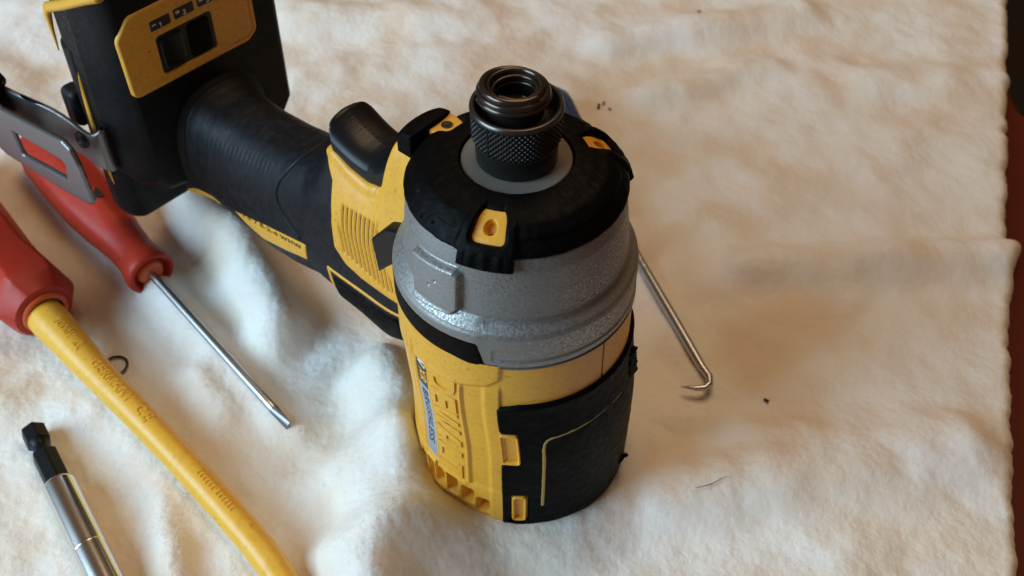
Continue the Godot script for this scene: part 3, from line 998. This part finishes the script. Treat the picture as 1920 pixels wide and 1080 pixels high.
func build_foot(t: Node3D) -> void:
	# foot: outline across the handle (z, y), carried along the handle's length
	var fp := rpoly(PackedVector2Array([Vector2(35, 142), Vector2(35, 56), Vector2(29, 47.5), Vector2(14, 44), Vector2(-14, 44), Vector2(-29, 51), Vector2(-35, 59), Vector2(-35, 142)]), 5.0)
	var fat := func(z: float, y: float, h: float) -> Vector3: return Vector3(-158.6 - h, y, z)
	var ft := put("foot", slab(fat, -36.0, 36.0, 43.0, 143.0, 0.9, func(z, y): return rsd(fp, z, y), 37.2, 6.0), M.foot, t)
	# control panel on the face towards the nose
	var cp := rpoly(PackedVector2Array([Vector2(30.5, 92.2), Vector2(31.2, 115), Vector2(25.5, 121.4), Vector2(-21, 121.4), Vector2(-21, 95), Vector2(-17, 92.0)]), 3.2)
	var w1 := func(z: float, y: float) -> float: return sdbox(z, y, 6.6, 103.0, 10.8, 7.0, 1.2)
	var pat := func(z: float, y: float) -> Vector3: return Vector3(-140.0, y, z)
	var fwd := func(_u, _v): return Vector3.RIGHT
	var bts := [[14.8, 114.6], [5.6, 114.8], [-3.6, 115.0]]
	var psd := func(z: float, y: float, _p) -> float: return minf(rsd(cp, z, y), -w1.call(z, y))
	var prl := func(z: float, y: float, _p) -> float:
		var h := -0.3 * (1.0 - ss(0.2, 0.5, absf(rsd(cp, z, y) - 2.2))) * ss(5.0, 0.0, z + 12.0)
		return h
	var pn := put("control_panel", panel(pat, fwd, -23.0, 33.0, 0.4, 91.0, 123.0, 0.35, psd, 0.9, 0.8, 0.3, prl), M.yellow, t)
	put("lamp_window", panel(pat, fwd, -6.0, 19.0, 1.0, 95.0, 111.0, 1.0, none, 0.15), M.dark, pn)
	var lens := func(z: float, y: float, _p) -> float: return -0.25 * (z - 12.0) * (z - 12.0) / 20.0
	put("lamp_lens", panel(pat, fwd, 7.2, 17.0, 0.5, 96.4, 109.4, 0.6, func(z, y, _p): return sdbox(z, y, 12.2, 103.0, 4.8, 6.2, 2.0), 1.0, 1.0, 0.1, lens), M.trigger, pn)
	put("lamp_lens", panel(pat, fwd, -4.0, 6.8, 0.5, 96.4, 109.6, 0.6, func(z, y, _p): return sdbox(z, y, 1.4, 102.6, 4.6, 6.6, 2.0), 0.7, 1.0, 0.1), M.rubber, pn)
	for i in 3:
		var c: Array = bts[i]
		put("speed_button", panel(pat, fwd, c[0] - 5.0, c[0] + 5.0, 0.4, c[1] - 3.0, c[1] + 3.0, 0.3, func(z, y, _p): return sdbox(z, y, c[0], c[1], 4.0, 1.9, 0.5), 1.15, 0.4, -0.7), M.dark, pn)
		put("digit", letters(str(i + 1), 0.6 if i == 0 else 1.1, 1.7, 0.05, func(x, y, z): return Vector3(-138.83 + z, c[1] - 1.3 + y, c[0] + 0.5 - x), 700), M.white, pn)
		put("speed_mark", letters(["-", "=", "="][i], 1.4, 0.4 if i == 0 else 0.9, 0.05, func(x, y, z): return Vector3(-138.83 + z, c[1] + 0.1 + y, c[0] + 3.2 - x), 700), M.white, pn)
	# battery behind the foot
	var bp := rpoly(PackedVector2Array([Vector2(34.6, 104.0), Vector2(34.6, 30), Vector2(30, 27.5), Vector2(-30, 27.5), Vector2(-34.6, 30), Vector2(-34.6, 104.0)]), 4.0)
	var bat := func(z: float, y: float, h: float) -> Vector3: return Vector3(-167.0 - h, y, z)
	var bt := put("battery", slab(bat, -36.0, 36.0, 26.0, 115.0, 0.9, func(z, y): return rsd(bp, z, y), 20.0, 4.5), M.foot, t)
	# its yellow upper rim
	var rim := PackedVector3Array()
	var rr := PackedFloat32Array()
	for q in [Vector3(-174.6, 98, 34.4), Vector3(-174.8, 106, 34.2), Vector3(-174.6, 112.0, 34.0), Vector3(-172, 115.6, 34.2), Vector3(-160, 121.5, 34.2), Vector3(-148, 128, 34.2), Vector3(-136, 134, 34.0)]:
		rim.append(q)
		rr.append([0.3, 0.7, 1.3, 1.8, 1.9, 1.9, 1.9][rim.size() - 1])
	put("yellow_rim", tube(rim, rr, 12), M.yellow, bt)
	# slim yellow flash on its side
	var nd := func(d: float, y: float, _p) -> float:
		var k := absf(y - 69.5) / 25.0
		return 1.25 * (1.0 - k * k) - absf(d - 164.4 - 1.6 * (1.0 - k * k))
	put("yellow_flash", panel(func(d, y): return Vector3(-d, y, 34.9), func(_u, _v): return Vector3.BACK, 161.0, 169.0, 0.25, 44.0, 95.0, 0.6, nd, 0.5, 0.6, 0.1), M.yellow, bt)
	var rel := put("release_button", rbox(Vector3(9, 15, 7), 2.5), M.handle, bt)
	rel.position = Vector3(-179.5, 72, 32.0) * MM

	# belt hook: a strip of steel bent into a long U
	var hk := Node3D.new()
	hk.name = "belt_hook"
	t.add_child(hk, true)
	var sp := rpoly(PackedVector2Array([Vector2(206, 80), Vector2(190, 77.6), Vector2(148, 86.0), Vector2(143.5, 84.5), Vector2(141.2, 79), Vector2(139.6, 63.5), Vector2(142.5, 61.4), Vector2(161, 57.4), Vector2(200, 51.6), Vector2(206, 53)]), 1.0)
	var hole := rpoly(PackedVector2Array([Vector2(186.5, 69.5), Vector2(150.6, 75.4), Vector2(153.8, 66.2), Vector2(168, 63.4), Vector2(185, 59.6)]), 1.3)
	put("hook_plate", slab(func(d, y, h): return Vector3(-d, y, 54.0 + h), 138.0, 207.0, 50.0, 88.0, 0.45, func(d, y): return minf(rsd(sp, d, y), -rsd(hole, d, y)), 1.9, 0.45), M.hook, hk)
	# inner arm with the bend at the tool's side
	var path := [Vector2(157.0, 35.4), Vector2(155.8, 37.6), Vector2(157.4, 39.6), Vector2(162, 40.2), Vector2(170, 40.4), Vector2(178, 42.0), Vector2(186, 44.6), Vector2(194, 46.0), Vector2(202, 46.2), Vector2(207.5, 47.4), Vector2(209.6, 50.2), Vector2(208.6, 52.8), Vector2(205, 54.0)]
	var arm := func(k: float, y: float, h: float) -> Vector3:
		var f := clampf(k, 0.0, path.size() - 1.001)
		var i := int(f)
		var p: Vector2 = path[i].cubic_interpolate(path[i + 1], path[maxi(i - 1, 0)], path[mini(i + 2, path.size() - 1)], f - i)
		var q: Vector2 = path[i + 1] - path[i]
		var n := Vector2(-q.y, q.x).normalized()
		p += n * h
		return Vector3(-p.x, y + 2.0 * ss(3.0, 8.0, k), p.y)
	put("hook_arm", slab(arm, 0.0, 12.0, 57.5, 76.0, 0.25, func(k, y): return minf(minf(k + 0.02, 12.02 - k) * 6.0, 8.0 + 1.4 * sin(k * 1.1 + 1.2) - absf(y - 67.0)), 1.7, 0.5), M.hook, hk)
	var tip := put("rubber_tip", tube(PackedVector3Array([Vector3(-200, 79, 47.5), Vector3(-204, 80, 48.5), Vector3(-209, 78, 50.5), Vector3(-211, 70, 51), Vector3(-210, 60, 51)]), PackedFloat32Array([2.6, 4.0, 4.4, 4.0, 3.0]), 14), M.rubber, hk)
	put("hook_screw", lathe(PackedVector2Array([Vector2(0.01, 0.6), Vector2(1.2, 0.6), Vector2(1.3, 1.6), Vector2(2.8, 1.5), Vector2(3.2, 0.6), Vector2(3.2, 0.0)]), 24), M.dark, hk).transform = Transform3D(Basis(Vector3.RIGHT, PI / 2), Vector3(-163.5, 70, 41.0) * MM)

# ------------------------------------------------------------------ the other tools
# a transform whose +Y runs from a to b
func along(a: Vector3, b: Vector3, roll := 0.0) -> Transform3D:
	var y := (b - a).normalized()
	var x := Vector3.UP.cross(y).normalized()
	var z := x.cross(y)
	return Transform3D(Basis(x, y, z) * Basis(Vector3.UP, roll), a * MM)

func build_others() -> void:
	# insulated screwdriver with red handle and yellow sleeve
	var o := thing("insulated_screwdriver", "large screwdriver with faceted red handle and thick yellow insulated shaft", "screwdriver")
	var pts := PackedVector3Array()
	var rad := PackedFloat32Array()
	var c := [Vector3(-176, 11.5, -55), Vector3(-166, 11.2, -45.0), Vector3(-148, 10.0, -26.5), Vector3(-122, 8.6, -1.0), Vector3(-97, 7.6, 24.5), Vector3(-80, 7.2, 43.0), Vector3(-72, 7.0, 53.0), Vector3(-62, 7.0, 68.0), Vector3(-40, 7.5, 98.0)]
	for i in c.size() - 1:
		for k in 14:
			var q: Vector3 = c[i].cubic_interpolate(c[i + 1], c[maxi(i - 1, 0)], c[mini(i + 2, c.size() - 1)], k / 14.0)
			pts.append(q)
			var s := (i + k / 14.0)
			var r := table([[0.0, 7.3], [0.55, 7.2], [0.62, 6.85], [0.75, 7.05], [1.0, 6.9], [1.5, 6.3], [2.0, 5.7], [2.6, 5.3], [3.4, 5.0], [8.0, 4.9]], s)
			rad.append(r + nz1.get_noise_2d(s * 30.0, 3.0) * 0.12)
	var sh := put("insulated_shaft", tube(pts, rad, 28), M.shaft, o)
	# moulded writing on the shaft
	var mark := func(txt: String, s0: float, w: float, h: float):
		var a: Vector3 = c[0].lerp(c[1], 0.0)
		var at := func(x: float, y: float, z: float) -> Vector3:
			var f := clampf((s0 + x) * 14.0 / 25.0, 0.0, pts.size() - 2.001)
			# arc length is nearly even along the shaft
			var acc := 0.0
			var i := 0
			while i < pts.size() - 2:
				var l := (pts[i + 1] - pts[i]).length()
				if acc + l > s0 + x:
					break
				acc += l
				i += 1
			var d := (pts[i + 1] - pts[i]).normalized()
			var p := pts[i] + d * (s0 + x - acc)
			var side := d.cross(Vector3.UP).normalized()
			var ang := (y - h * 0.5) / rad[i] + 0.10
			var n := (Vector3.UP - d * d.y).normalized() * cos(ang) + side * -sin(ang)
			return p + n * (rad[i] - 0.1 + z)
		put("moulded_letter", letters(txt, w, h, 0.38, at, 700), M.shaft, sh)
	mark.call("1000V", 17.0, 11.0, 3.4)
	mark.call("Δ", 30.0, 4.0, 4.0)
	mark.call("GERMANY", 42.0, 23.0, 3.8)
	mark.call("CE", 69.0, 7.0, 4.2)
	mark.call("IIIIII IIIIII", 104.0, 20.0, 2.2)
	var facet := func(a: float, r: float, y: float) -> float:
		var k: float = ss(26.0, 16.0, y) * 0.85
		var q: float = 1.0 / cos(fposmod(a + 0.3, PI / 3) - PI / 6)
		return r * lerpf(1.0, 0.93 * q, k)
	var hx := func(a: float, r: float, y: float) -> float:
		if r < 11.0:
			return r
		var q: float = 1.0 / cos(fposmod(a + 0.35, TAU / 6) - PI / 6)
		return r * lerpf(1.0, 0.92 * q, 0.95)
	var hb := put("handle", lathe(PackedVector2Array([Vector2(7.0, 1.0), Vector2(9.0, 0.3), Vector2(10.8, 1.2), Vector2(10.8, 1.2), Vector2(13.6, 7.0), Vector2(14.4, 9.0), Vector2(14.6, 12.0), Vector2(14.6, 12.0), Vector2(13.4, 26.0), Vector2(12.6, 30.0), Vector2(12.8, 40.0), Vector2(14.0, 62.0), Vector2(15.0, 90.0), Vector2(14.0, 104.0), Vector2(9.0, 110.0), Vector2(0.01, 111.0)]), 72, hx), M.red, o)
	hb.transform = along(Vector3(-170.5, 12.6, -50.5), Vector3(-226, 15.5, -111))
	put("handle_ring", lathe(PackedVector2Array([Vector2(6.8, -0.6), Vector2(8.4, -0.5), Vector2(8.8, 1.4)]), 40), M.redin, o).transform = hb.transform

	# small screwdriver with plain steel blade
	o = thing("flat_screwdriver", "small red screwdriver with thin bare steel blade, below the belt hook", "screwdriver")
	var a := Vector3(-137.5, 9.0, -73.5)
	var dir := Vector3(61.5, -4.5, 69.5).normalized()
	var smooth := func(an: float, r: float, y: float) -> float:
		return r * (1.0 + 0.035 * cos(an * 6.0) * ss(24.0, 40.0, y))
	var h2 := put("handle", lathe(PackedVector2Array([Vector2(2.2, 3.6), Vector2(5.2, 3.4), Vector2(6.4, 2.6), Vector2(7.2, 0.6), Vector2(8.2, 0.0), Vector2(9.3, 0.7), Vector2(9.7, 2.4), Vector2(9.4, 5.0), Vector2(8.5, 9.0), Vector2(8.1, 14.0), Vector2(8.6, 22.0), Vector2(10.2, 34.0), Vector2(11.6, 48.0), Vector2(12.0, 64.0), Vector2(11.4, 84.0), Vector2(9.4, 92.0), Vector2(5.0, 96.0), Vector2(0.01, 97.0)]), 72, smooth), M.red, o)
	h2.transform = along(a, a - dir * 90.0 + Vector3(0, 3.0, 0))
	put("handle_core", lathe(PackedVector2Array([Vector2(1.6, 0.2), Vector2(4.6, 0.6), Vector2(5.4, 2.0), Vector2(5.4, 4.0)]), 40), M.redin, o).transform = h2.transform
	for q in [[41.0, 0.5], [55.0, 0.6]]:
		var spot := put("grip_pad", rbox(Vector3(3.4, 6.0, 1.4), 0.6), M.dark, o)
		spot.transform = h2.transform * Transform3D(Basis(Vector3.UP, PI + 0.1), Vector3(-1.5, q[0], -table([[34.0, 10.2], [48.0, 11.6], [64.0, 12.0]], q[0]) + 0.4) * MM)
	var bl := PackedVector3Array()
	var br := PackedFloat32Array()
	for s in [-3.0, 0.0, 20.0, 40.0, 60.0, 78.0, 82.0]:
		bl.append(a + dir * s)
		br.append(1.75)
	put("blade", tube(bl, br, 20), M.steel, o)
	var blade_end := a + dir * 81.5
	var tipm := lathe(PackedVector2Array([Vector2(1.75, 0.0), Vector2(1.7, 2.0), Vector2(1.65, 9.0), Vector2(1.6, 9.4), Vector2(0.01, 9.4)]), 24)
	var tp := PackedVector3Array()
	var arr := tipm.surface_get_arrays(0)
	var vsrc: PackedVector3Array = arr[Mesh.ARRAY_VERTEX]
	for v in vsrc:
		var y := v.y / MM
		v.z *= lerpf(1.0, 0.16, ss(0.0, 9.0, y))
		tp.append(v / MM)
	var tix: PackedInt32Array = arr[Mesh.ARRAY_INDEX]
	put("blade_tip", arr_mesh(tp, tix, smooth_normals(tp, tix)), M.hook, o).transform = along(blade_end, blade_end + dir, 0.9)

	# magnetic bit holder
	o = thing("bit_holder", "magnetic bit holder with black hex shank and chrome sleeve at the bottom corner", "bit holder")
	a = Vector3(-163.5, 6.2, -3.0)
	dir = Vector3(37.5, -0.3, 55.5).normalized()
	var hx2 := func(an: float, r: float, y: float) -> float:
		var k: float = 1.0 if r > 3.1 else 0.0
		return r * lerpf(1.0, 0.9 / cos(fposmod(an + 0.2, PI / 3) - PI / 6), k)
	var tr := along(a, a + dir)
	put("hex_shank", lathe(PackedVector2Array([Vector2(0.01, -0.2), Vector2(3.4, 0.0), Vector2(4.1, 0.8), Vector2(4.1, 0.8), Vector2(4.1, 7.0), Vector2(4.1, 7.0), Vector2(2.9, 8.4), Vector2(2.9, 11.2), Vector2(4.1, 12.6), Vector2(4.1, 12.6), Vector2(4.1, 31.0)]), 60, hx2), M.hexblack, o).transform = tr
	put("sleeve", lathe(PackedVector2Array([Vector2(3.0, 27.0), Vector2(4.8, 27.0), Vector2(5.4, 27.5), Vector2(5.5, 28.2), Vector2(5.5, 28.2), Vector2(5.5, 55.6), Vector2(5.5, 55.6), Vector2(5.25, 55.9), Vector2(5.25, 56.3), Vector2(5.5, 56.6), Vector2(5.5, 56.6), Vector2(5.6, 82.0), Vector2(5.6, 82.0), Vector2(5.0, 82.6), Vector2(3.6, 82.6), Vector2(3.6, 74.0), Vector2(0.01, 74.0)]), 64), M.chrome, o).transform = tr

	# hook pick behind the driver
	o = thing("hook_pick", "steel hook pick with a blue handle lying behind the driver", "hook pick")
	a = Vector3(45.0, 5.0, -96.0)
	var b := Vector3(66.8, 4.2, -31.5)
	var hp := PackedVector3Array([a, a.lerp(b, 0.3), a.lerp(b, 0.6), a.lerp(b, 0.85), b, b + Vector3(1.9, 0.1, 4.2), b + Vector3(1.6, 0.3, 7.6), b + Vector3(-0.4, 0.4, 9.4), b + Vector3(-3.4, 0.4, 9.6), b + Vector3(-6.0, 0.2, 9.0), b + Vector3(-8.6, -0.2, 8.4)])
	put("shaft", tube(hp, PackedFloat32Array([1.9, 1.9, 1.9, 1.8, 1.6, 1.4, 1.3, 1.15, 0.95, 0.6, 0.15]), 16), M.steel, o)
	var back := (a - b).normalized()
	var col := lathe(PackedVector2Array([Vector2(1.5, -16.0), Vector2(1.9, -15.5), Vector2(1.9, -14.9), Vector2(1.6, -14.6), Vector2(1.9, -14.0), Vector2(1.6, -13.6), Vector2(1.9, -13.0), Vector2(1.6, -12.6), Vector2(1.9, -12.0), Vector2(1.9, 18.0)]), 20)
	put("collar", col, M.steel, o).transform = along(a, a + back)
	var ph := put("handle", lathe(PackedVector2Array([Vector2(1.5, 14.0), Vector2(3.6, 14.5), Vector2(4.4, 18.0), Vector2(4.6, 30.0), Vector2(5.2, 50.0), Vector2(6.2, 70.0), Vector2(6.8, 84.0), Vector2(6.4, 90.0), Vector2(4.6, 94.5), Vector2(0.01, 96.0)]), 48, func(an, r, _y): return r * (1.0 + 0.04 * cos(an * 6.0))), M.blue, o)
	ph.transform = along(a + Vector3(0, 2.5, 0), a + back * 104.0 + Vector3(2.0, 4.0, 0))

	# open spring clip half under the yellow shaft
	var rp := PackedVector3Array()
	var rr := PackedFloat32Array()
	for i in 24:
		var k := i / 23.0
		var an := -2.3 + k * 4.0
		var q := Vector3(-143.5 + 5.0 * cos(an), 0, -31.5 + 5.6 * sin(an))
		q.y = ground(q.x, q.z) + 1.1
		rp.append(q)
		rr.append(0.5 * (1.0 - 0.5 * ss(0.8, 1.0, k)))
	var clip := put("spring_clip", tube(rp, rr, 8), M.ringsteel)
	tag(clip, "thin dark wire spring clip peeping out from under the yellow shaft", "clip")

	# crumbs of dirt
	for q in [[38.0, -187.0, 1.5, "largest dark crumb of dirt on the blanket behind the driver's nose"], [40.5, -190.5, 1.0, "small dark crumb of dirt just behind the largest crumb"], [43.0, -186.5, 0.9, "small dark crumb of dirt right of the largest crumb"], [92.0, -263.0, 1.4, "dark fleck near the blanket's far edge behind the driver"], [88.3, -19.6, 1.2, "dark splinter on the bare blanket right of the pick's hook"], [80.0, -31.0, 0.5, ""], [-42.0, -9.0, 0.6, ""]]:
		if q[3] == "":
			continue
		var sh2 := rbox(Vector3(q[2] * 1.9, q[2] * 0.7, q[2] * 0.8), q[2] * 0.3, 2)
		var cr := put("dirt_crumb", sh2, M.crumb)
		cr.position = Vector3(q[0], ground(q[0], q[1]) + 0.8, q[1]) * MM
		cr.rotation = Vector3(q[0], q[1], 0.4)
		tag(cr, q[3], "crumb")

	for q in [[[58.0, 22.0], [63.0, 20.5], [68.5, 17.5], "thin dark hair lying on the bare blanket right of the driver's base"], [[90.5, -258.0], [91.2, -262.5], [90.0, -267.0], "short dark hair near the blanket's far edge, beside the fleck"]]:
		var hp2 := PackedVector3Array()
		for i in 3:
			var x: float = q[i][0]
			var z: float = q[i][1]
			hp2.append(Vector3(x, ground(x, z) + 1.2, z))
		tag(put("hair", tube(hp2, PackedFloat32Array([0.10, 0.16, 0.08]), 6), M.crumb), q[3], "hair")

# ------------------------------------------------------------------ scene
func _ready() -> void:
	rng.seed = 12
	var cam := Camera3D.new()
	cam.name = "camera"
	cam.fov = 28.21
	cam.near = 0.02
	cam.far = 8.0
	add_child(cam)
	cam.position = Vector3(-0.0012, 0.3184, 0.2322)
	cam.rotation_degrees = Vector3(-46.0, 0, 0)
	var lens := CameraAttributesPhysical.new()
	lens.frustum_focal_length = 47.76
	lens.frustum_focus_distance = 0.315
	lens.frustum_near = 0.02
	lens.frustum_far = 8.0
	lens.exposure_aperture = 26.0
	cam.attributes = lens
	cam.current = true
	var env := Environment.new()
	env.background_mode = Environment.BG_COLOR
	env.background_color = Color(0.10, 0.058, 0.03).linear_to_srgb() # the warm room around
	env.tonemap_mode = Environment.TONE_MAPPER_LINEAR
	env.tonemap_exposure = 1.0
	env.sdfgi_enabled = true
	env.ssao_enabled = true
	env.ssil_enabled = true
	var we := WorldEnvironment.new()
	we.name = "environment"
	we.environment = env
	add_child(we)
	var win := AreaLight3D.new() # daylight from a window on the left
	win.name = "window_light"
	win.area_size = Vector2(0.85, 0.8)
	win.light_color = Color(0.77, 0.91, 1.0)
	win.light_energy = 2.3
	win.shadow_enabled = true
	add_child(win)
	win.look_at_from_position(Vector3(-1.04, 0.58, 0.42), Vector3(-0.02, 0.03, -0.03))
	var lamp := AreaLight3D.new() # warm room lamp overhead
	lamp.name = "ceiling_light"
	lamp.area_size = Vector2(0.7, 0.7)
	lamp.light_color = Color(1.0, 0.85, 0.67)
	lamp.light_energy = 0.74
	lamp.shadow_enabled = true
	add_child(lamp)
	lamp.look_at_from_position(Vector3(0.12, 1.35, -0.5), Vector3(0.02, 0, -0.05), Vector3.FORWARD)

	materials()
	RESTS = [
		[Vector3(-176, 11.5, -55), Vector3(-148, 10, -26.5), 7.2, 6.0], [Vector3(-148, 10, -26.5), Vector3(-97, 7.6, 24.5), 6.0, 5.0], [Vector3(-97, 7.6, 24.5), Vector3(-40, 7.5, 98), 5.0, 4.9],
		[Vector3(-172, 12.6, -52), Vector3(-226, 15.5, -111), 13.8, 13.8], [Vector3(-137.5, 9.0, -73.5), Vector3(-200, 17, -143), 9.4, 11.8], [Vector3(-137, 9, -73), Vector3(-75, 4.5, -3.5), 1.8, 1.6],
		[Vector3(-163.5, 6.2, -3), Vector3(-117, 6, 66), 4.6, 5.5], [Vector3(45, 4.2, -96), Vector3(67, 3.4, -31), 1.5, 1.3], [Vector3(44, 8, -100), Vector3(15, 12, -196), 5.2, 8.0],
	]
	blanket()
	tool_root = thing("impact_driver", "worn yellow and black cordless impact driver standing nose up on the blanket", "power tool")
	tool_root.rotation_degrees.y = -42.0
	build_body(tool_root)
	build_nose(tool_root)
	build_handle(tool_root)
	build_foot(tool_root)
	build_others()
